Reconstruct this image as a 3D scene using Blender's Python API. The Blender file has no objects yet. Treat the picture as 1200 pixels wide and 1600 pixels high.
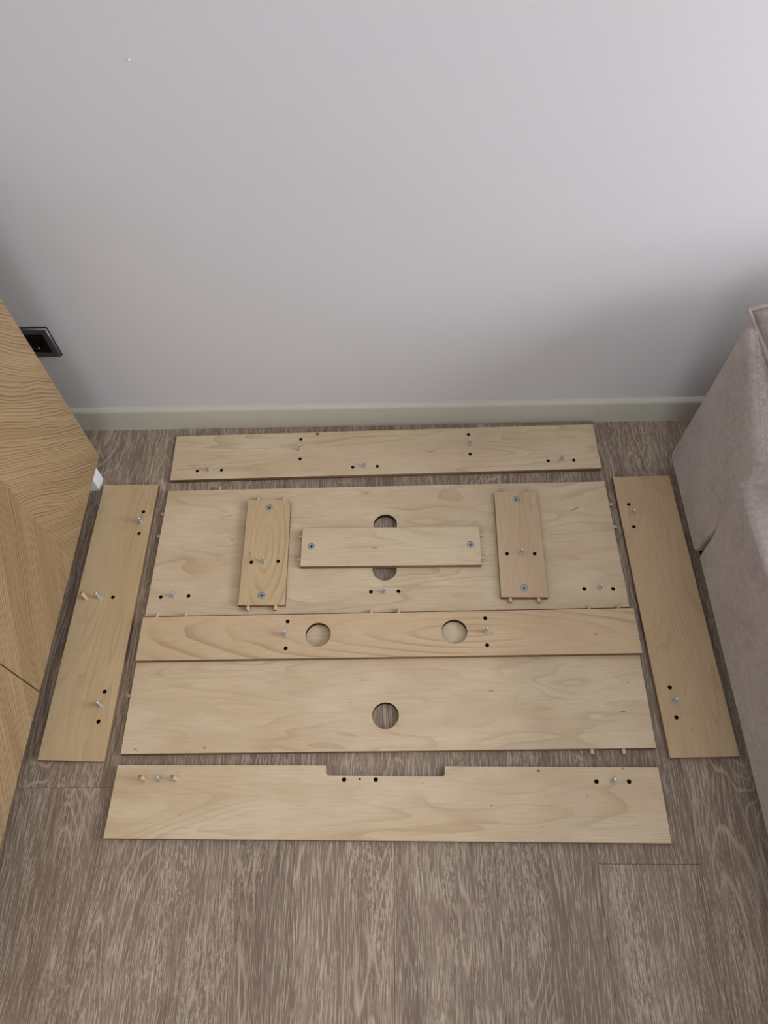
import bpy, bmesh, math, random
from mathutils import Vector, Matrix, noise
random.seed(7)
C = bpy.context.scene.collection
S = bpy.context.scene
PI = math.pi

# ------------------------------------------------------------------ camera
def make_camera():
    cd = bpy.data.cameras.new('camera'); co = bpy.data.objects.new('camera', cd); C.objects.link(co)
    f, pitch, roll, yaw, h = 1146.83, math.radians(58.699), math.radians(-3.659), math.radians(3.37), 1.48
    F = Vector((0, math.cos(pitch), -math.sin(pitch))); U = Vector((0, math.sin(pitch), math.cos(pitch))); R = Vector((1, 0, 0))
    R2 = R*math.cos(roll)+U*math.sin(roll); U2 = -R*math.sin(roll)+U*math.cos(roll)
    Z = Matrix.Rotation(yaw, 3, 'Z')
    F, R2, U2 = Z@F, Z@R2, Z@U2
    m = Matrix((R2, U2, -F)).transposed().to_4x4(); m.translation = (0, 0, h)
    co.matrix_world = m
    cd.sensor_fit = 'VERTICAL'; cd.sensor_height = 32.0; cd.lens = f/1600*32.0
    cd.clip_start = .02
    S.camera = co
make_camera()

# ------------------------------------------------------------------ world, light, exposure
w = bpy.data.worlds.new('world'); S.world = w; w.use_nodes = True
bg = w.node_tree.nodes['Background']; bg.inputs[0].default_value = (.72, .80, .92, 1); bg.inputs[1].default_value = .6

def area(name, loc, target, sx, sy, power, col):
    l = bpy.data.lights.new(name, 'AREA'); l.shape = 'RECTANGLE'; l.size = sx; l.size_y = sy
    l.energy = power; l.color = col
    o = bpy.data.objects.new(name, l); C.objects.link(o); o.location = loc
    o.rotation_euler = (Vector(target)-Vector(loc)).to_track_quat('-Z', 'Y').to_euler()
    return o
WALL_Y = 1.167
RX, LX, BY, H = 2.7, -1.18, -3.0, 2.6
# daylight through the window on the right and through the one behind the camera
area('daylight_right', (RX-.03, .05, 1.3), (0, .05, 1.3), 1.4, 1.3, 62, (.97, .985, 1.0))
area('daylight_rear', (-.25, BY+.03, 1.45), (-.25, 0, 1.45), 1.7, 1.3, 15, (.95, .97, 1.0))
S.view_settings.view_transform = 'Standard'; S.view_settings.look = 'None'
S.view_settings.gamma = 1; S.view_settings.use_curve_mapping = False
S.view_settings.exposure = 0.42

# ------------------------------------------------------------------ node helpers
def lin(r, g, b):
    f = lambda c: ((c/255+.055)/1.055)**2.4 if c/255 > .04045 else c/255/12.92
    return (f(r), f(g), f(b), 1)
class NT:
    def __init__(s, name):
        s.m = bpy.data.materials.new(name); s.m.use_nodes = True
        s.t = s.m.node_tree; s.b = s.t.nodes['Principled BSDF']
    def n(s, typ, **k):
        nd = s.t.nodes.new(typ)
        for a, v in k.items():
            if a.startswith('i_'): nd.inputs[a[2:].replace('_', ' ')].default_value = v
            else: setattr(nd, a, v)
        return nd
    def l(s, a, b): s.t.links.new(a, b)
    def coords(s, kind='Object'):
        return s.n('ShaderNodeTexCoord').outputs[kind]
    def mapping(s, src, loc=(0,0,0), rot=(0,0,0), scale=(1,1,1)):
        m = s.n('ShaderNodeMapping'); s.l(src, m.inputs[0])
        m.inputs['Location'].default_value = loc; m.inputs['Rotation'].default_value = rot; m.inputs['Scale'].default_value = scale
        return m.outputs[0]
    def noise(s, v, scale, detail=4, rough=.5, dist=0):
        n = s.n('ShaderNodeTexNoise'); n.inputs['Scale'].default_value = scale; n.inputs['Detail'].default_value = detail
        n.inputs['Roughness'].default_value = rough; n.inputs['Distortion'].default_value = dist
        s.l(v, n.inputs['Vector']); return n.outputs['Fac']
    def math(s, op, a, b=None, c=None, clamp=False):
        n = s.n('ShaderNodeMath', operation=op, use_clamp=clamp)
        for i, x in enumerate((a, b, c)):
            if x is None: continue
            if isinstance(x, (int, float)): n.inputs[i].default_value = x
            else: s.l(x, n.inputs[i])
        return n.outputs[0]
    def ramp(s, fac, stops, interp='LINEAR'):
        r = s.n('ShaderNodeValToRGB'); r.color_ramp.interpolation = interp
        e = r.color_ramp.elements
        e[0].position, e[1].position = stops[0][0], stops[-1][0]
        e[0].color = stops[0][1]; e[1].color = stops[-1][1]
        for p, c in stops[1:-1]:
            x = e.new(p); x.color = c
        s.l(fac, r.inputs[0]); return r.outputs[0]
    def mix(s, fac, a, b, mode='MIX'):
        n = s.n('ShaderNodeMix', data_type='RGBA', blend_type=mode)
        for i, x in ((0, fac), (6, a), (7, b)):
            if isinstance(x, (int, float)): n.inputs[i].default_value = x
            elif isinstance(x, tuple): n.inputs[i].default_value = x
            else: s.l(x, n.inputs[i])
        return n.outputs[2]
    def smooth(s, v, lo, hi, a=0., b=1.):
        n = s.n('ShaderNodeMapRange', interpolation_type='SMOOTHSTEP'); s.l(v, n.inputs[0])
        for i, x in enumerate((lo, hi, a, b)): n.inputs[i+1].default_value = x
        return n.outputs[0]
    def bump(s, h, strength=.2, dist=.001):
        b = s.n('ShaderNodeBump'); b.inputs['Strength'].default_value = strength; b.inputs['Distance'].default_value = dist
        s.l(h, b.inputs['Height']); s.l(b.outputs[0], s.b.inputs['Normal'])
    def done(s, col, rough=.5, spec=.5, metal=0):
        if isinstance(col, tuple): s.b.inputs['Base Color'].default_value = col
        else: s.l(col, s.b.inputs['Base Color'])
        if isinstance(rough, (int, float)): s.b.inputs['Roughness'].default_value = rough
        else: s.l(rough, s.b.inputs['Roughness'])
        s.b.inputs['Specular IOR Level'].default_value = spec; s.b.inputs['Metallic'].default_value = metal
        return s.m
BW = lambda v: (v, v, v, 1)

def ply_material(name, seed, axis='x', base=(202, 181, 150), dark=(168, 142, 110), light=(215, 197, 168), contrast=.55, ring=16, spots=(), scale=1.0, rsc=(1.1, 5.5), oval=None):
    """rotary cut birch veneer; object coordinates in metres, grain along axis"""
    t = NT(name); co = t.coords()
    rot = (0, 0, 0) if axis == 'x' else (0, 0, PI/2)
    g = t.mapping(co, rot=rot)
    low = t.mapping(g, loc=(seed*3.17, seed*1.3, seed*.7), scale=(rsc[0]*scale, rsc[1]*scale, 1))
    hgt = t.noise(low, 1.6, 2, .45, .35)
    wob = t.noise(t.mapping(g, loc=(seed, 0, 0), scale=(6, 30, 1)), 3, 3, .6)
    k = t.math('ADD', t.math('MULTIPLY', hgt, ring), t.math('MULTIPLY', wob, .22))
    if oval:                                    # nested oval growth rings around one centre
        ox_, oy_, orx, ory = oval
        m = t.n('ShaderNodeMapping', vector_type='TEXTURE'); t.l(co, m.inputs[0])
        m.inputs['Location'].default_value = (ox_, oy_, 0); m.inputs['Scale'].default_value = (orx, ory, 1000)
        ln = t.n('ShaderNodeVectorMath', operation='LENGTH'); t.l(m.outputs[0], ln.inputs[0])
        k = t.math('ADD', t.math('MULTIPLY', k, .16), ln.outputs['Value'])
    fr = t.math('FRACT', k)
    # soft growth lines: slow darkening that ends at a crisper edge
    line = t.ramp(fr, [(0, BW(.0)), (.55, BW(.12)), (.86, BW(.75)), (.93, BW(1)), (1, BW(0))], 'EASE')
    fade = t.smooth(t.noise(t.mapping(g, loc=(seed*5, 2, 0), scale=(2, 5, 1)), 2.0, 2), .38, .68, .12, 1)
    fib = t.noise(t.mapping(g, loc=(0, seed, 0), scale=(14, 420, 1)), 1, 3, .6)
    pore = t.smooth(t.noise(t.mapping(g, loc=(seed*2, seed, 0), scale=(40, 700, 1)), 1, 1, .5), .62, .8)
    blot = t.noise(t.mapping(g, loc=(seed*7, 0, 0), scale=(3, 8, 1)), 1.7, 4, .6)
    tint = t.noise(t.mapping(g, loc=(seed*11, 4, 0), scale=(1.5, 5, 1)), 2.2, 2, .5)
    c = t.mix(t.smooth(blot, .3, .7), lin(*base), lin(*light))
    c = t.mix(t.math('MULTIPLY', t.smooth(tint, .45, .7), .3), c, lin(202, 172, 140))
    c = t.mix(t.math('MULTIPLY', t.math('MULTIPLY', line, fade), contrast), c, lin(*dark))
    c = t.mix(t.math('MULTIPLY', t.smooth(fib, .42, .68), .22), c, lin(*dark))
    c = t.mix(t.math('MULTIPLY', pore, .18), c, lin(150, 124, 92))
    # rare dark flecks lying along the grain
    vor = t.n('ShaderNodeTexVoronoi'); t.l(t.mapping(g, loc=(seed*1.9, seed*.4, 0), scale=(3.2, 15, 1)), vor.inputs['Vector']); vor.inputs['Scale'].default_value = 1.6
    fl = t.smooth(vor.outputs['Distance'], .02, .055, 1, 0)
    sep = t.n('ShaderNodeSeparateColor'); t.l(vor.outputs['Color'], sep.inputs[0])
    fl = t.math('MULTIPLY', fl, t.math('GREATER_THAN', sep.outputs[0], .72))
    c = t.mix(t.math('MULTIPLY', fl, .55), c, lin(112, 84, 56))
    for (x, y, rx, ry, ang, st) in spots:       # knots and splits of this very board, object space
        m = t.n('ShaderNodeMapping', vector_type='TEXTURE'); t.l(co, m.inputs[0])
        m.inputs['Location'].default_value = (x, y, 0); m.inputs['Rotation'].default_value = (0, 0, ang); m.inputs['Scale'].default_value = (rx, ry, 1000)
        ln = t.n('ShaderNodeVectorMath', operation='LENGTH'); t.l(m.outputs[0], ln.inputs[0])
        c = t.mix(t.smooth(ln.outputs['Value'], .5, 1.1, st, 0), c, lin(62, 40, 26))
    t.bump(fib, .12, .0004)
    return t.done(c, .55, .3)

def simple(name, col, rough=.5, spec=.4, metal=0, nscale=None, amp=.1, bump=0, bd=.001):
    t = NT(name); c = lin(*col)
    if nscale:
        nz = t.noise(t.coords(), nscale, 4, .6)
        k = tuple(x*(1-amp) for x in c[:3])+(1,); k2 = tuple(min(1, x*(1+amp)) for x in c[:3])+(1,)
        if bump: t.bump(nz, bump, bd)
        return t.done(t.ramp(nz, [(.3, k), (.7, k2)]), rough, spec, metal)
    return t.done(c, rough, spec, metal)

def ply_edge_material():
    t = NT('plywood_edge'); co = t.coords('Object')
    sp = t.n('ShaderNodeSeparateXYZ'); t.l(co, sp.inputs[0])
    fr = t.math('FRACT', t.math('MULTIPLY', sp.outputs[2], 1/.0030))
    lay = t.smooth(fr, .4, .6)
    nz = t.noise(t.mapping(co, scale=(60, 60, 900)), 1, 3)
    c = t.mix(lay, lin(158, 132, 100), lin(112, 84, 60))
    c = t.mix(t.smooth(nz, .4, .75, 0, .5), c, lin(92, 66, 46))
    return t.done(c, .8, .2)

def floor_material():
    t = NT('limed_oak_laminate'); co = t.coords()
    oi = t.n('ShaderNodeObjectInfo')
    r = oi.outputs['Random']
    cmb = t.n('ShaderNodeCombineXYZ')
    t.l(t.math('MULTIPLY', r, 37.), cmb.inputs[0]); t.l(t.math('MULTIPLY', r, 91.), cmb.inputs[1]); t.l(t.math('MULTIPLY', r, 13.), cmb.inputs[2])
    ad = t.n('ShaderNodeVectorMath', operation='ADD'); t.l(co, ad.inputs[0]); t.l(cmb.outputs[0], ad.inputs[1])
    v = ad.outputs[0]
    # bend the grain a little
    bend = t.noise(t.mapping(v, scale=(5, 2.2, 1)), 1.6, 2, .5)
    b2 = t.n('ShaderNodeCombineXYZ'); t.l(t.math('MULTIPLY', t.math('SUBTRACT', bend, .5), .03), b2.inputs[0])
    ad2 = t.n('ShaderNodeVectorMath', operation='ADD'); t.l(v, ad2.inputs[0]); t.l(b2.outputs[0], ad2.inputs[1]); g = ad2.outputs[0]
    broad = t.noise(t.mapping(g, scale=(22, 1.6, 1)), 1, 3, .55)
    mid = t.noise(t.mapping(g, scale=(75, 4, 1)), 1, 4, .65)
    hgt = t.noise(t.mapping(g, scale=(9, 1.5, 1)), 1, 1, .4, .3)
    cath = t.math('FRACT', t.math('ADD', t.math('MULTIPLY', hgt, 30), t.math('MULTIPLY', mid, .35)))
    cl = t.ramp(cath, [(0, BW(0)), (.72, BW(.0)), (.84, BW(1)), (.92, BW(.6)), (1, BW(0))])
    zone = t.smooth(t.noise(t.mapping(g, scale=(9, 1.8, 1), loc=(4, 9, 0)), 1, 2, .5), .46, .62)
    fine = t.noise(t.mapping(g, scale=(620, 20, 1)), 1, 4, .62, .15)
    lime = t.smooth(fine, .5, .6)
    fl2 = t.noise(t.mapping(g, scale=(380, 75, 1), loc=(3, 3, 0)), 1, 3, .6, .6)
    med = t.smooth(fl2, .52, .6)
    patch = t.smooth(t.noise(t.mapping(g, scale=(12, 2.4, 1), loc=(7, 1, 0)), 1, 2, .5), .46, .66)
    c = t.mix(t.smooth(broad, .3, .7), lin(124, 105, 91), lin(141, 123, 107))
    c = t.mix(t.smooth(mid, .48, .75, 0, .45), c, lin(98, 80, 68))
    c = t.mix(t.math('MULTIPLY', t.math('MULTIPLY', lime, t.smooth(broad, .25, .6, .5, 1)), .78), c, lin(194, 181, 163))
    c = t.mix(t.math('MULTIPLY', t.math('MULTIPLY', med, patch), .6), c, lin(200, 186, 168))
    c = t.mix(t.math('MULTIPLY', t.math('MULTIPLY', cl, zone), .7), c, lin(190, 172, 152))
    hs = t.n('ShaderNodeHueSaturation'); t.l(c, hs.inputs['Color']); t.l(t.smooth(r, 0, 1, .92, 1.06), hs.inputs['Value']); c = hs.outputs[0]
    # sparse knots
    vor = t.n('ShaderNodeTexVoronoi'); t.l(t.mapping(g, scale=(7, 3, 1)), vor.inputs['Vector']); vor.inputs['Scale'].default_value = 1.
    sep = t.n('ShaderNodeSeparateColor'); t.l(vor.outputs['Color'], sep.inputs[0])
    kn = t.math('MULTIPLY', t.smooth(vor.outputs['Distance'], .015, .045, 1, 0), t.math('GREATER_THAN', sep.outputs[0], .7))
    c = t.mix(t.math('MULTIPLY', kn, .7), c, lin(84, 62, 50))
    t.bump(t.math('SUBTRACT', fine, t.math('MULTIPLY', kn, .5)), .35, .0008)
    return t.done(c, .5, .35)

def veneer_material(name, ang, seed):
    """straight oak grain; object space y,z plane, grain running at ang"""
    t = NT(name); co = t.coords()
    g = t.mapping(co, rot=(-ang, 0, 0))             # grain now along local y
    bend = t.noise(t.mapping(g, scale=(1, 2.2, 3), loc=(0, seed, 0)), 1.4, 3, .55)
    b2 = t.n('ShaderNodeCombineXYZ'); t.l(t.math('MULTIPLY', t.math('SUBTRACT', bend, .5), .035), b2.inputs[2])
    ad = t.n('ShaderNodeVectorMath', operation='ADD'); t.l(g, ad.inputs[0]); t.l(b2.outputs[0], ad.inputs[1]); g = ad.outputs[0]
    sx = t.n('ShaderNodeSeparateXYZ'); t.l(g, sx.inputs[0])
    w1 = t.noise(t.mapping(g, scale=(1, 2, 11), loc=(seed, 0, 0)), 1, 2, .5)
    w2 = t.noise(t.mapping(g, scale=(1, 4, 130), loc=(seed, 3, 0)), 1, 3, .6)
    fr = t.math('FRACT', t.math('ADD', t.math('MULTIPLY', sx.outputs[2], 165), t.math('ADD', t.math('MULTIPLY', w1, 8), t.math('MULTIPLY', w2, .55))))
    saw = t.ramp(fr, [(0, BW(0)), (.35, BW(.05)), (.8, BW(.75)), (.9, BW(1)), (1, BW(0))])
    l1 = t.math('MULTIPLY', saw, t.smooth(w2, .38, .6, .4, 1))
    l2 = t.noise(t.mapping(g, scale=(1, 8, 420), loc=(seed, 0, 0)), 1, 3, .6)
    l3 = t.noise(t.mapping(g, scale=(1, 1.4, 22), loc=(seed, 5, 0)), 1, 2, .5)
    c = t.mix(t.smooth(l3, .35, .65), lin(151, 126, 93), lin(166, 141, 106))
    c = t.mix(t.math('MULTIPLY', l1, .85), c, lin(98, 75, 51))
    c = t.mix(t.smooth(l2, .48, .72, 0, .5), c, lin(122, 95, 66))
    t.bump(l1, .25, .0006)
    return t.done(c, .5, .35)

def fabric_material():
    t = NT('sofa_fabric'); co = t.coords()
    a = t.noise(co, 9, 5, .65); b = t.noise(co, 420, 2, .6)
    wv = t.noise(t.mapping(co, scale=(900, 160, 160)), 1, 2)
    wz = t.noise(t.mapping(co, scale=(160, 900, 900)), 1, 2)
    mel = t.noise(co, 95, 3, .7)
    c = t.mix(t.smooth(a, .3, .7), lin(156, 142, 136), lin(174, 161, 155))
    c = t.mix(t.smooth(mel, .42, .66, 0, .4), c, lin(196, 182, 178))
    c = t.mix(t.smooth(b, .45, .7, 0, .35), c, lin(128, 111, 106))
    t.bump(t.math('ADD', t.math('ADD', wv, wz), b), .5, .0012)
    t.b.inputs['Sheen Weight'].default_value = .35; t.b.inputs['Sheen Roughness'].default_value = .5
    return t.done(c, .9, .15)

def wall_material():
    t = NT('wall_paint'); co = t.coords()
    n1 = t.noise(co, 260, 4, .6); n2 = t.noise(co, 1.4, 2, .5)
    c = t.mix(t.smooth(n2, .35, .65), lin(200, 199, 202), lin(202, 201, 205))
    t.bump(n1, .25, .0006)
    return t.done(c, .6, .25)

M = dict(
    wall=wall_material(), floor=floor_material(), fabric=fabric_material(),
    skirting=simple('skirting_paint', (193, 191, 178), .38, .4, nscale=3, amp=.02),
    ceiling=simple('ceiling_paint', (232, 232, 230), .8),
    edge=ply_edge_material(),
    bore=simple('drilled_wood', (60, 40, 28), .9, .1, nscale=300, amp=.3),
    dowel=simple('beech_dowel', (197, 174, 142), .6, .3, nscale=260, amp=.12),
    dowel_end=simple('beech_end_grain', (140, 118, 94), .8, .2, nscale=900, amp=.25),
    zinc=simple('zinc_steel', (205, 212, 216), .3, .5, .75, nscale=500, amp=.1),
    cam=simple('cam_zinc', (165, 178, 188), .4, .5, .6, nscale=400, amp=.12),
    dark=simple('dark_recess', (26, 28, 34), .7, .2),
    gap=simple('shadow_gap', (40, 30, 24), .9, .1),
    white=simple('white_lacquer', (228, 230, 232), .3, .5, nscale=40, amp=.02),
    steel=simple('brushed_metal', (116, 118, 122), .38, .5, .7, nscale=300, amp=.08),
    black=simple('black_plastic', (12, 13, 17), .35, .5),
    thread=simple('stitching_thread', (196, 186, 180), .8, .2),
    oak_a=veneer_material('oak_veneer_back', math.radians(-49), 1.3),
    oak_b=veneer_material('oak_veneer_front', math.radians(49), 6.1),
    oak_side=veneer_material('oak_veneer_side', 0.0, 3.3),
)

# ------------------------------------------------------------------ mesh helpers
def link(name, me, mats, parent=None, loc=(0, 0, 0), rot=(0, 0, 0)):
    o = bpy.data.objects.new(name, me); C.objects.link(o)
    for m in (mats if isinstance(mats, (list, tuple)) else [mats]): me.materials.append(m) if m.name not in me.materials else None
    o.location = loc; o.rotation_euler = rot
    if parent is not None: o.parent = parent
    return o
def from_bm(name, bm, mats, parent=None, loc=(0, 0, 0), rot=(0, 0, 0), smooth=False):
    me = bpy.data.meshes.new(name); bmesh.ops.recalc_face_normals(bm, faces=bm.faces[:]); bm.to_mesh(me); bm.free()
    if smooth:
        for p in me.polygons: p.use_smooth = True
    return link(name, me, mats, parent, loc, rot)
def add_box(bm, x0, x1, y0, y1, z0, z1, mi=0, bevel=0, seg=2):
    r = bmesh.ops.create_cube(bm, size=1, matrix=Matrix.Translation(((x0+x1)/2, (y0+y1)/2, (z0+z1)/2)) @ Matrix.Diagonal((x1-x0, y1-y0, z1-z0, 1)))
    fs = set(f for v in r['verts'] for f in v.link_faces)
    for f in fs: f.material_index = mi
    if bevel: bmesh.ops.bevel(bm, geom=list(set(e for v in r['verts'] for e in v.link_edges)), offset=bevel, segments=seg, affect='EDGES', profile=.5)
def add_lathe(bm, prof, seg=16, at=(0, 0, 0), axis='z', mis=None):
    """prof: list of (radius, height); closed at both ends"""
    rings = []
    for r, h in prof:
        ring = []
        for i in range(seg):
            a = 2*PI*i/seg; p = (r*math.cos(a), r*math.sin(a), h)
            if axis == 'x': p = (p[2], p[0], p[1])
            if axis == 'y': p = (p[0], p[2], p[1])
            ring.append(bm.verts.new(Vector(p)+Vector(at)))
        rings.append(ring)
    for k in range(len(rings)-1):
        for i in range(seg):
            f = bm.faces.new((rings[k][i], rings[k][(i+1) % seg], rings[k+1][(i+1) % seg], rings[k+1][i])); f.smooth = True
            if mis: f.material_index = mis[k]
    f = bm.faces.new(rings[0][::-1]); f2 = bm.faces.new(rings[-1])
    if mis: f.material_index = mis[0]; f2.material_index = mis[-1]
def tag(o, label=None, cat=None, group=None, kind=None):
    for k, v in (('label', label), ('category', cat), ('group', group), ('kind', kind)):
        if v: o[k] = v
    return o
def empty(name, loc, rz=0):
    o = bpy.data.objects.new(name, None); C.objects.link(o); o.location = loc; o.rotation_euler = (0, 0, rz); o.empty_display_size = .05
    return o
def circle(cx, cy, r, n=48): return [(cx+r*math.cos(2*PI*i/n), cy+r*math.sin(2*PI*i/n)) for i in range(n)]
def plate_mesh(outline, holes, z0, z1, bev=.0006):
    """flat plate with through holes, from a filled 2-D curve"""
    cu = bpy.data.curves.new('tmp', 'CURVE'); cu.dimensions = '2D'; cu.fill_mode = 'BOTH'
    cu.extrude = (z1-z0)/2-bev; cu.bevel_depth = bev; cu.bevel_resolution = 1; cu.offset = -bev
    for pts in [outline]+list(holes):
        sp = cu.splines.new('POLY'); sp.points.add(len(pts)-1)
        for p, q in zip(sp.points, pts): p.co = (q[0], q[1], 0, 1)
        sp.use_cyclic_u = True
    o = bpy.data.objects.new('tmp', cu); C.objects.link(o)
    dg = bpy.context.evaluated_depsgraph_get()
    me = bpy.data.meshes.new_from_object(o.evaluated_get(dg))
    bpy.data.objects.remove(o); bpy.data.curves.remove(cu)
    me.materials.clear()
    for v in me.vertices: v.co.z += (z0+z1)/2
    return me

# ------------------------------------------------------------------ room shell
bm = bmesh.new(); add_box(bm, LX, RX, BY, WALL_Y, -.12, -.0102); fl = tag(from_bm('floor', bm, M['gap']), kind='structure')
seams = [-1.139, -.954, -.77, -.585, -.400, -.2155, -.031, .153, .338, .521]
while seams[-1] < RX: seams.append(seams[-1]+.1845)
seams = [LX]+seams; seams[-1] = RX
joint = {-.77: .28, .338: .146, -.585: -.62, -.400: .78, -.2155: -.35, -.031: .62, .153: -.75, .521: -.3, -.954: -.1}
for i in range(len(seams)-1):
    a, b = seams[i], seams[i+1]
    j = joint.get(a, random.uniform(-.5, .6)); ys = [j]
    while ys[-1]+1.285 < WALL_Y: ys.append(ys[-1]+1.285)
    while ys[0]-1.285 > BY: ys.insert(0, ys[0]-1.285)
    ys = [BY]+ys+[WALL_Y]
    for y0, y1 in zip(ys[:-1], ys[1:]):
        if y1-y0 < .01: continue
        bm = bmesh.new(); add_box(bm, a+.0002, b-.0002, y0+.0002, y1-.0002, -.010, 0, bevel=.00045, seg=1)
        from_bm('plank', bm, M['floor'], fl)
T = .1
def wall_obj(name, boxes, m=M['wall']):
    bm = bmesh.new()
    for b in boxes: add_box(bm, *b)
    return tag(from_bm(name, bm, m), kind='structure')
wb = wall_obj('wall_back', [(LX-T, RX+T, WALL_Y, WALL_Y+T, -.1, H)])
bm = bmesh.new(); bmesh.ops.create_uvsphere(bm, u_segments=10, v_segments=6, radius=.0016); from_bm('paint_drip', bm, M['ceiling'], wb, loc=(-.413, WALL_Y, .895))
wall_obj('wall_left', [(LX-T, LX, BY, WALL_Y, -.1, H)])
wy0, wy1, wz0, wz1 = -.65, .75, .65, 1.95
wall_obj('wall_right', [(RX, RX+T, BY, wy0, -.1, H), (RX, RX+T, wy1, WALL_Y, -.1, H), (RX, RX+T, wy0, wy1, -.1, wz0), (RX, RX+T, wy0, wy1, wz1, H)])
vx0, vx1, vz0, vz1 = -1.1, .6, .8, 2.1
wall_obj('wall_front', [(LX-T, vx0, BY-T, BY, -.1, H), (vx1, RX+T, BY-T, BY, -.1, H), (vx0, vx1, BY-T, BY, -.1, vz0), (vx0, vx1, BY-T, BY, vz1, H)])
wall_obj('ceiling', [(LX-T, RX+T, BY-T, WALL_Y+T, H, H+.1)], M['ceiling'])
def window(name, horizontal, a0, a1, z0, z1, at):
    bm = bmesh.new(); f = .06
    for (p0, p1, q0, q1) in ((a0, a0+f, z0, z1), (a1-f, a1, z0, z1), (a0+f, a1-f, z0, z0+f), (a0+f, a1-f, z1-f, z1), ((a0+a1)/2-f/2, (a0+a1)/2+f/2, z0+f, z1-f)):
        if horizontal: add_box(bm, p0, p1, at-.09, at-.05, q0, q1)
        else: add_box(bm, at+.05, at+.09, p0, p1, q0, q1)
    return tag(from_bm(name, bm, M['white']), kind='structure')
window('window_1', False, wy0, wy1, wz0, wz1, RX)
window('window_2', True, vx0, vx1, vz0, vz1, BY)

# skirting board with a small chamfered top
bm = bmesh.new()
prof = [(WALL_Y, 0), (WALL_Y-.012, 0), (WALL_Y-.012, .068), (WALL_Y-.0105, .0725), (WALL_Y-.007, .0755), (WALL_Y, .0775)]
vs = [[bm.verts.new((x, y, z)) for y, z in prof] for x in (LX, RX)]
n = len(prof)
for i in range(n): bm.faces.new((vs[0][i], vs[0][(i+1) % n], vs[1][(i+1) % n], vs[1][i]))
bm.faces.new(vs[0]); bm.faces.new(vs[1][::-1])
skirt = tag(from_bm('baseboard_back', bm, M['skirting']), kind='structure')
for nx, nz in ((-.046, .041), (-.603, .041), (.474, .041)):      # filled nail holes
    bm = bmesh.new(); add_lathe(bm, [(.0011, -.0006), (.0011, .0001)], 10)
    from_bm('nail_hole', bm, M['gap'], skirt, loc=(nx, WALL_Y-.012, nz), rot=(PI/2, 0, 0))

# ------------------------------------------------------------------ plywood boards
PT = .012
def bolt_mesh():
    bm = bmesh.new()
    add_lathe(bm, [(.0044, -.004), (.0044, .0012), (.0038, .0018), (.0038, .0120), (.0032, .0132), (.0019, .0145), (.0019, .0188), (.0032, .0198), (.0036, .0215), (.0032, .0236), (.0020, .0245)], 14, mis=[0, 0, 0, 1, 1, 1, 1, 0, 0, 0])
    me = bpy.data.meshes.new('connector_bolt'); bmesh.ops.recalc_face_normals(bm, faces=bm.faces[:]); bm.to_mesh(me); bm.free(); me.materials.append(M['zinc']); me.materials.append(M['cam']); return me
def dowel_mesh(name, length, ax):
    bm = bmesh.new()
    add_lathe(bm, [(.0038, -.006), (.0040, -.005), (.0040, length-.0012), (.0034, length)], 14, axis=ax, mis=[0, 0, 0])
    for f in bm.faces:
        c = f.calc_center_median()
        k = {'x': c.x, 'y': c.y, 'z': c.z}[ax]
        if len(f.verts) > 5 and k > 0: f.material_index = 1
    me = bpy.data.meshes.new(name); bmesh.ops.recalc_face_normals(bm, faces=bm.faces[:]); bm.to_mesh(me); bm.free()
    me.materials.append(M['dowel']); me.materials.append(M['dowel_end']); return me
def cam_mesh():
    a, b = .0042, .0010
    cross = [(b, a), (b, b), (a, b), (a, -b), (b, -b), (b, -a), (-b, -a), (-b, -b), (-a, -b), (-a, b), (-b, b), (-b, a)]
    me = plate_mesh(circle(0, 0, .0072, 40), [cross], -.0032, -.0004, .0003)
    bm = bmesh.new(); bm.from_mesh(me)
    for f in bm.faces: f.material_index = 0
    add_lathe(bm, [(.0070, -.0105), (.0070, -.0034)], 24, mis=[1])
    bm.to_mesh(me); bm.free(); me.materials.append(M['cam']); me.materials.append(M['dark']); return me
BOLT = bolt_mesh(); DOWN = dowel_mesh('edge_dowel', .0105, 'y'); DUP = dowel_mesh('upright_dowel', .030, 'z'); DX = dowel_mesh('side_dowel', .0085, 'x'); CAM = cam_mesh()

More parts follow.
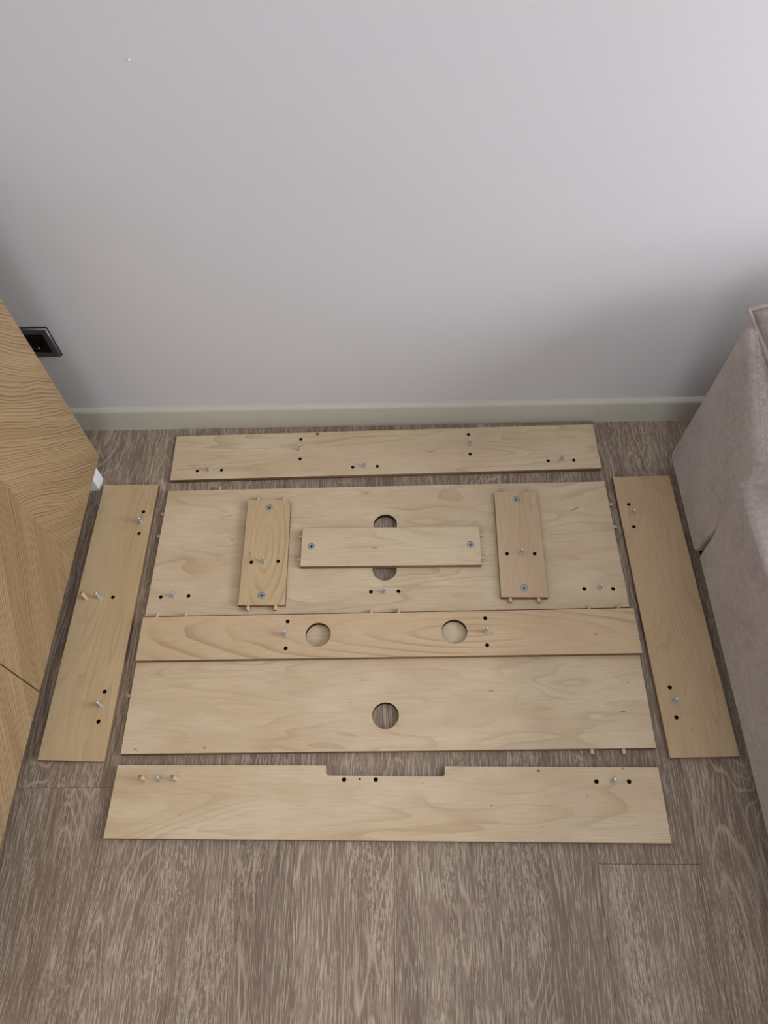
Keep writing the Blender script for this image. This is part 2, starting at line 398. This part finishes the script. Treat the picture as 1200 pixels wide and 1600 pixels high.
def board(label, corners, z, mat, small=(), rounds=(), bolts=(), cams=(), ups=(), dn=(), df=(), dl=(), dr=(), outline=None, pin=(), group=None, name='plywood_board', edge_holes=()):
    """corners TL,TR,BR,BL in metres on the floor plan; all features in the same plan"""
    cx = sum(c[0] for c in corners)/4; cy = sum(c[1] for c in corners)/4
    root = empty(name, (cx, cy, z)); tag(root, label, 'board', group or 'plywood furniture boards laid out on the floor')
    L = lambda p: (p[0]-cx, p[1]-cy)
    out = [L(p) for p in (outline or corners)][::-1]
    hs = [circle(*L(p), .0041, 20) for p in small] + [circle(*L(p), .0017, 12) for p in pin] + [circle(*L((x, y)), r, 64) for x, y, r in rounds] + [circle(*L(p), .0077, 32) for p in cams]
    me = plate_mesh(out, hs, 0, PT)
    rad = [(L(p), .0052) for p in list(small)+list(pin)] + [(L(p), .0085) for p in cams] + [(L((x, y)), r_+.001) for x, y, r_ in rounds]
    for p in me.polygons:
        if abs(p.normal.z) > .9: p.material_index = 0
        else:
            p.material_index = 1
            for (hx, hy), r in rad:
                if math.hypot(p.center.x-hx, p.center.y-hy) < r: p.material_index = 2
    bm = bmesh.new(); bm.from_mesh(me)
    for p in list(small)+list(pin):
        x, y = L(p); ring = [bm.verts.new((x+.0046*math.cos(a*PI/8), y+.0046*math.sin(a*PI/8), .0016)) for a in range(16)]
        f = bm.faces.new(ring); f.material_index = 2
    bm.to_mesh(me); bm.free()
    for m in (mat, M['edge'], M['bore']): me.materials.append(m)
    b = link('panel', me, [mat], root)
    def put(nm, mesh, p, zz, rz=0):
        x, y = L(p); o = bpy.data.objects.new(nm, mesh); C.objects.link(o); o.parent = root; o.location = (x, y, zz); o.rotation_euler = (0, 0, rz); return o
    for p in bolts: put('connector_bolt', BOLT, p, PT, random.uniform(0, 6))
    for p in ups: put('upright_dowel', DUP, p, PT)
    for p in cams: put('cam_lock', CAM, p, PT, random.uniform(-.5, .5))
    for p in dn: put('edge_dowel', DOWN, p, PT/2, PI)
    for p in df: put('edge_dowel', DOWN, p, PT/2)
    for p in dr: put('edge_dowel', DX, p, PT/2)
    for p in dl: put('edge_dowel', DX, p, PT/2, PI)
    return root
def sp(corners, lst):
    cx = sum(c[0] for c in corners)/4; cy = sum(c[1] for c in corners)/4
    return [(x-cx, y-cy, rx, ry, a, s) for x, y, rx, ry, a, s in lst]

c = [(-.5777, 1.1235), (.4683, 1.1391), (.4696, 1.0058), (-.5738, .9894)]
board('pale plywood rail lying along the skirting, five metal pins standing in it', c, 0,
      ply_material('birch_rail', 1.7, spots=sp(c, [(-.2207, 1.1228, .006, .0045, 0, .9), (.068, 1.067, .003, .001, 0, .5)])),
      small=[(-.5107, 1.0156), (-.4509, 1.0173), (-.1294, 1.0199), (-.0694, 1.0216), (-.2617, 1.1069), (-.2599, 1.0472), (.157, 1.1136), (.1576, 1.0535), (.3448, 1.0298), (.4065, 1.0305)],
      bolts=[(-.4808, 1.016), (-.0997, 1.0195), (-.262, 1.0744), (.1579, 1.0808), (.3752, 1.0285)])
c = [(-.5729, .9589), (.4712, .9678), (.476, .6435), (-.5733, .6321)]
board('large plywood panel beneath the three small boards, nearest but one to the skirting', c, 0,
      ply_material('birch_large', 4.2, ring=14, spots=sp(c, [(.392, .893, .014, .0016, .5, .75), (-.094, .944, .003, .0015, 0, .6), (-.42, .885, .022, .0012, .3, .35), (.21, .852, .003, .001, 0, .6), (-.402, .822, .005, .0018, .2, .5)])),
      small=[(-.5458, .679), (-.484, .6812), (-.0805, .6867), (-.02, .6871), (.3852, .6883), (.4473, .6876)],
      bolts=[(-.5152, .6799), (-.0509, .6849), (.4181, .6874)],
      rounds=[(-.0494, .857, .0268), (-.0505, .7405, .0268)],
      dl=[(-.573, .8969), (-.573, .8368)], dr=[(.4735, .8468), (.4725, .907)], df=[(-.4503, .9600)])
c = [(-.5745, .5274), (.4785, .5352), (.4773, .3484), (-.5707, .3404)]
c2 = [(-.5745, .6308), (.4785, .6422), (.4773, .3484), (-.5707, .3404)]
board('wide plywood panel with one round hole, between the two long narrow boards', c2, 0,
      ply_material('birch_wide', 9.1, ring=15, contrast=.5, spots=sp(c2, [(.425, .42, .007, .0012, 0, .8), (.445, .478, .005, .0008, 0, .6), (-.542, .349, .006, .0015, -.5, .6), (-.405, .352, .003, .002, 0, .7), (-.095, .487, .003, .0015, 0, .6), (-.12, .44, .004, .0012, .2, .5)])),
      rounds=[(-.0476, .4140, .0265)], dn=[(.3547, .3482), (.4157, .3482)], dl=[(-.5728, .4595)])
c = [(-.5722, .6262), (.4802, .6367), (.4807, .5363), (-.5712, .5278)]
board('long narrow plywood board with two round holes, laid across the big panels', c, PT,
      ply_material('birch_pink', 13.4, base=(201, 176, 142), light=(208, 184, 151), dark=(166, 136, 102), contrast=.8, ring=14, rsc=(.9, 6), oval=(.17, 0, .085, .0125), spots=sp(c, [(.392, .578, .004, .0009, 0, .8)])),
      small=[(-.2573, .6132), (-.257, .5528), (.164, .6164), (.1642, .5563)], bolts=[(-.2588, .5825), (.1645, .5856)],
      rounds=[(-.1904, .5828, .0265), (.0974, .5868, .0268)],
      df=[(-.5444, .6262), (-.4818, .6268), (-.0794, .6308), (-.0201, .6314), (.3875, .6355), (.4498, .6361)])
c = [(-.7339, .9787), (-.5994, .9778), (-.5998, .3263), (-.7346, .3291)]
board('plywood board with an upright wooden dowel, alongside the oak cabinet', c, 0,
      ply_material('birch_left', 17.9, 'y', base=(192, 168, 130), light=(200, 178, 142), dark=(160, 132, 96), contrast=.45),
      small=[(-.6235, .901), (-.6236, .8417), (-.6531, .6799), (-.6281, .4666), (-.6283, .405)],
      bolts=[(-.6225, .8705), (-.6835, .6790), (-.630, .4375)], ups=[(-.7122, .6775)])
c = [(.4915, .9804), (.6259, .9817), (.6325, .3319), (.4999, .33)]
board('plywood board with two metal pins, alongside the sofa', c, 0,
      ply_material('birch_right', 23.3, 'y', base=(192, 166, 130), light=(200, 174, 140), dark=(160, 130, 98), contrast=.5, spots=sp(c, [(.553, .383, .0014, .0014, 0, .8)])),
      small=[(.5171, .9029), (.5186, .8427), (.5266, .468), (.5275, .4073)], bolts=[(.5205, .874), (.5282, .438)])
c = [(-.5719, .3201), (.4746, .3123), (.4737, .1787), (-.5738, .1873)]
nt = [(-.5719, .3201), (-.1625, .3177), (-.1617, .3035), (-.1608, .3012), (-.1590, .2998), (-.1570, .2992), (.0610, .2968), (.0636, .2975), (.0655, .2990), (.0662, .3015), (.0667, .3158), (.4746, .3123), (.4737, .1787), (-.5738, .1873)]
board('plywood board with a long notch cut in its edge, nearest the camera', c, 0,
      ply_material('birch_notched', 29.2, ring=13, contrast=.5, spots=sp(c, [(.246, .3065, .004, .0025, 0, .8), (.152, .2445, .002, .002, 0, .7), (.024, .285, .0014, .0014, 0, .7), (.333, .2605, .004, .001, .5, .5), (.242, .207, .002, .001, 1, .6), (-.436, .228, .002, .001, 1, .6), (.407, .310, .004, .002, 0, .5)])),
      small=[(-.1268, .2914), (-.0659, .2913), (.3533, .2865), (.4146, .2863)], pin=[(-.0963, .2919)],
      bolts=[(.3835, .2864), (-.4825, .2918)], ups=[(-.5132, .2923), (-.4512, .2922)], outline=nt)
c = [(-.3732, .9219), (-.2719, .9202), (-.2657, .6523), (-.3681, .6522)]
board('left of the two short upright plywood boards on the large panel, oval grain', c, PT,
      ply_material('birch_short_left', 31.7, 'y', base=(196, 172, 134), light=(204, 180, 142), dark=(160, 130, 94), contrast=.8, ring=11, scale=1.0, rsc=(1.3, 7), oval=(0, .002, .0135, .046), spots=sp(c, [(-.355, .778, .0015, .006, 0, .5)])),
      small=[(-.3497, .7569), (-.2892, .7583)], bolts=[(-.3193, .7564)], cams=[(-.3216, .9007), (-.3191, .6749)],
      dn=[(-.3477, .6522), (-.2876, .6523)], df=[(-.3518, .9215), (-.2908, .9205)])
c = [(.2061, .935), (.3062, .934), (.3028, .6638), (.2018, .6653)]
board('right of the two short upright plywood boards on the large panel, blotchy grain', c, PT,
      ply_material('birch_short_right', 37.9, 'y', base=(194, 168, 136), light=(202, 178, 146), dark=(158, 130, 102), contrast=.4, ring=10, scale=1.6),
      small=[(.2231, .7705), (.2842, .7697)], bolts=[(.2535, .7697)], cams=[(.2556, .9132), (.2528, .6863)],
      dn=[(.2218, .6650), (.2829, .6641)], df=[(.2255, .9348), (.2856, .9342)])
c = [(-.239, .8433), (.1659, .8415), (.1648, .7441), (-.2386, .7448)]
board('plywood board covering the round holes between the two short upright boards', c, PT,
      ply_material('birch_middle', 43.1, base=(208, 190, 160), light=(215, 199, 170), contrast=.5, ring=16, spots=sp(c, [(-.03, .757, .016, .0008, 0, .3)])),
      cams=[(-.2171, .796), (.1429, .7952)], dl=[(-.2388, .8244), (-.2387, .7649)], dr=[(.1655, .8242), (.165, .765)])

# ------------------------------------------------------------------ oak cabinet
FX = -.740
cab = tag(empty('sideboard', (-.95, .45, 0)), 'oak veneered sideboard with chevron grain doors on white feet, standing along the left side', 'sideboard')
def cabpart(nm, bm, m, par=cab):
    bmesh.ops.translate(bm, verts=bm.verts[:], vec=-par.location)
    return from_bm(nm, bm, m, par)
TOP = .80
bm = bmesh.new(); add_box(bm, -1.16, FX-.019, -.71, 1.0315, .0575, TOP-.018, bevel=.0006, seg=1); cabpart('carcass', bm, [M['oak_side']])
bm = bmesh.new(); add_box(bm, -1.16, FX+.001, -.713, 1.033, TOP-.017, TOP, bevel=.001, seg=1); cabpart('top_panel', bm, [M['oak_side']])
for k, (y1) in enumerate((1.033, .451, -.131)):
    y0 = y1-.5795; ym = (y0+y1)/2
    bm = bmesh.new(); add_box(bm, FX-.018, FX, y0, y1, .058, TOP-.019, mi=0, bevel=.0007, seg=1)
    bmesh.ops.bisect_plane(bm, geom=bm.verts[:]+bm.edges[:]+bm.faces[:], plane_co=(0, ym, 0), plane_no=(0, 1, 0))
    for f in bm.faces: f.material_index = 0 if (f.calc_center_median().y > ym) == (k % 2 == 0) else 1
    cabpart('door', bm, [M['oak_a'], M['oak_b']])
def foot(x, y):
    bm = bmesh.new(); add_box(bm, x-.036, x, y, y+.037, 0, .0575, bevel=.001, seg=1); cabpart('foot', bm, [M['white']])
for fy in (.969, -.66):
    foot(-.745, fy); foot(-1.115, fy)

# ------------------------------------------------------------------ wall socket, mostly hidden by the cabinet
sk = tag(empty('wall_socket', (-.818, WALL_Y, .309)), 'black wall socket in a grey metal frame, half hidden behind the sideboard', 'socket')
ox = -.818
me = plate_mesh([(-.0425, -.0425), (.0425, -.0425), (.0425, .0425), (-.0425, .0425)][::-1], [[(-.0275, -.0275), (.0275, -.0275), (.0275, .0275), (-.0275, .0275)]], 0, .009, .0025)
o = link('frame', me, [M['steel']], sk, rot=(PI/2, 0, 0))
bm = bmesh.new(); add_box(bm, -.0435, .0435, -.003, 0, -.0435, .0435, bevel=.0006, seg=1); from_bm('back_plate', bm, [M['black']], sk)
me = plate_mesh([(-.0275, -.0275), (.0275, -.0275), (.0275, .0275), (-.0275, .0275)][::-1], [circle(0, 0, .0195, 40)], .001, .0075, .0006)
ins = link('insert', me, [M['black']], sk, rot=(PI/2, 0, 0))
bm = bmesh.new(); add_lathe(bm, [(.0195, -.0015), (.0195, .0005)], 32); add_lathe(bm, [(.0024, .0005), (.0024, .0012)], 12, at=(-.0095, 0, 0)); add_lathe(bm, [(.0024, .0005), (.0024, .0012)], 12, at=(.0095, 0, 0))
from_bm('well', bm, [M['black']], sk, loc=(0, -.0022, 0), rot=(PI/2, 0, 0))
for yy in (-.0185, .0185):
    bm = bmesh.new(); add_box(bm, -.0022, .0022, -.006, -.0015, yy-.0012, yy+.0012, bevel=.0005, seg=1); from_bm('earth_clip', bm, [M['zinc']], sk)

# ------------------------------------------------------------------ sofa
sofa = tag(empty('sofa', (1.4, .4, 0)), 'pinkish grey fabric sofa on the right, its end turned to the boards', 'sofa')
def fillet(poly, radii, n=5):
    out = []
    N = len(poly)
    for i in range(N):
        p = Vector(poly[i]); a = Vector(poly[i-1]); b = Vector(poly[(i+1) % N]); r = radii[i]
        da, db = (a-p), (b-p); ra = min(r, da.length*.45); rb = min(r, db.length*.45)
        s, e = p+da.normalized()*ra, p+db.normalized()*rb
        for k in range(n+1):
            t = k/n; out.append(((1-t)**2*s + 2*t*(1-t)*p + t*t*e)[:])
    return out
def cushion_prism(nm, poly, radii, x0, x1, round_x, par=sofa, mat=None, n=6, sub=0):
    """profile in the y-z plane run along x with softly rounded ends"""
    P = fillet(poly, radii, n); bm = bmesh.new()
    cy = sum(p[0] for p in P)/len(P); cz = sum(p[1] for p in P)/len(P)
    def inset(p, d):
        d = d*(.3+1.5*max(0, min(1, (p[1]-.06)/.24)))
        v = Vector((p[0]-cy, p[1]-cz)); L = v.length; return (p[0]-v.x/L*d, p[1]-v.y/L*d)
    xs = []
    for k in range(6):
        a = k/5*PI/2; xs.append((x0+round_x*(1-math.sin(a)), round_x*(1-math.cos(a))))
    xs = xs[::-1]                                     # from the very end (most inset) inwards
    st = [(x, d) for x, d in xs]
    st = sorted([(x0+round_x*(1-math.sin(a*PI/10)), round_x*(1-math.cos(a*PI/10))) for a in range(6)], key=lambda q: q[0])
    st += [(x1, 0)]
    rings = [[bm.verts.new((x, *inset(p, d))) for p in P] for x, d in st]
    n_ = len(P)
    for r0, r1 in zip(rings[:-1], rings[1:]):
        for i in range(n_):
            f = bm.faces.new((r0[i], r0[(i+1) % n_], r1[(i+1) % n_], r1[i])); f.smooth = True
    bm.faces.new(rings[0]); bm.faces.new(rings[-1][::-1])
    return cabpart(nm, bm, [mat or M['fabric']], par)
def tube(nm, pts, r, mat, par, seg=8):
    cu = bpy.data.curves.new(nm, 'CURVE'); cu.dimensions = '3D'; cu.bevel_depth = r; cu.bevel_resolution = 2
    s = cu.splines.new('NURBS'); s.points.add(len(pts)-1); s.use_endpoint_u = True; s.order_u = 3
    for p, q in zip(s.points, pts): p.co = (*q, 1)
    o = bpy.data.objects.new('tmp', cu); C.objects.link(o)
    me = bpy.data.meshes.new_from_object(o.evaluated_get(bpy.context.evaluated_depsgraph_get()))
    bpy.data.objects.remove(o); me.materials.clear()
    for p in me.polygons: p.use_smooth = True
    me.transform(Matrix.Translation(-par.location)); return link(nm, me, [mat], par)
SX = .630
# back section: a low wedge behind the seat
cushion_prism('back_section', [(1.025, .034), (1.006, .476), (.985, .478), (.770, .368), (.745, .158), (.763, .035)], [.02, .02, .02, .01, .012, .012], SX, 2.5, .014)
# seat section
cushion_prism('seat_section', [(.741, .062), (.750, .155), (.812, .305), (-.62, .320), (-.64, .058)], [.006, .02, .035, .07, .03], SX-.003, 2.5, .016)
bm = bmesh.new(); add_box(bm, .655, 2.45, -.55, 1.0, .004, .075); cabpart('base_light_block', bm, [M['gap']], sofa)  # unseen sofa base, brought down near the floor to block light passing underneath
for lx in (.80, 2.35):
    for ly in (-.45, .90):
        bm = bmesh.new(); add_lathe(bm, [(.018, 0), (.02, .04)], 20, at=(lx, ly, 0)); cabpart('foot', bm, [M['black']], sofa)

# loose cushion with piped edge
cu = tag(empty('piped_cushion', (.90, .90, .50)), 'pinkish grey loose cushion with piped edge, lying on the sofa at the right edge', 'cushion')
U = Vector((1, .10, .30)).normalized(); V0 = Vector((.045, -.185, -.052)); V = (V0-U*V0.dot(U)).normalized(); W = U.cross(V); W = W if W.z > 0 else -W
ORG = Vector((.640, 1.030, .487))      # upper left corner of the cushion
SZ = .48
def cpt(a, b, h):
    pinch = .012*(math.sin(PI*a)+math.sin(PI*b))
    aa = a + (.5-a)*2*.018*math.sin(PI*b); bb = b + (.5-b)*2*.018*math.sin(PI*a)
    return ORG + U*aa*SZ + V*bb*SZ + W*h
bm = bmesh.new(); N = 28; top = {}; bot = {}
for i in range(N+1):
    for j in range(N+1):
        a, b = i/N, j/N
        e = max(0, (1-abs(2*a-1)**2.6))*max(0, (1-abs(2*b-1)**2.6)); h = .055*e**.55
        wr = .004*noise.noise(Vector((a*5, b*5, 1)))*e
        top[i, j] = bm.verts.new(cpt(a, b, h+wr))
        bot[i, j] = top[i, j] if i in (0, N) or j in (0, N) else bm.verts.new(cpt(a, b, -h*.1))
for i in range(N):
    for j in range(N):
        f = bm.faces.new((top[i, j], top[i+1, j], top[i+1, j+1], top[i, j+1])); f.smooth = True
        f = bm.faces.new((bot[i, j], bot[i, j+1], bot[i+1, j+1], bot[i+1, j])); f.smooth = True
cabpart('cover', bm, [M['fabric']], cu)
edge = [cpt(k/12, 0, 0) for k in range(13)] + [cpt(1, k/12, 0) for k in range(1, 13)] + [cpt(1-k/12, 1, 0) for k in range(1, 13)] + [cpt(0, 1-k/12, 0) for k in range(1, 13)]
tube('piping', edge, .0042, M['fabric'], cu)

# contrasting thread along the seam of the back section, short real stitches
bm = bmesh.new()
p0, p1 = Vector((.6465, .982, .4795)), Vector((.6465, .778, .3745)); d = (p1-p0).normalized(); q = d.to_track_quat('Z', 'Y').to_matrix().to_4x4()
for k in range(46):
    if k % 2: continue
    m = Matrix.Translation(p0+(p1-p0)*((k+.5)/46)) @ q @ Matrix.Diagonal((.0012, .0010, .0042, 1))
    bmesh.ops.create_cube(bm, size=1, matrix=m)
tag(cabpart('stitching', bm, [M['thread']], sofa), kind='stuff')
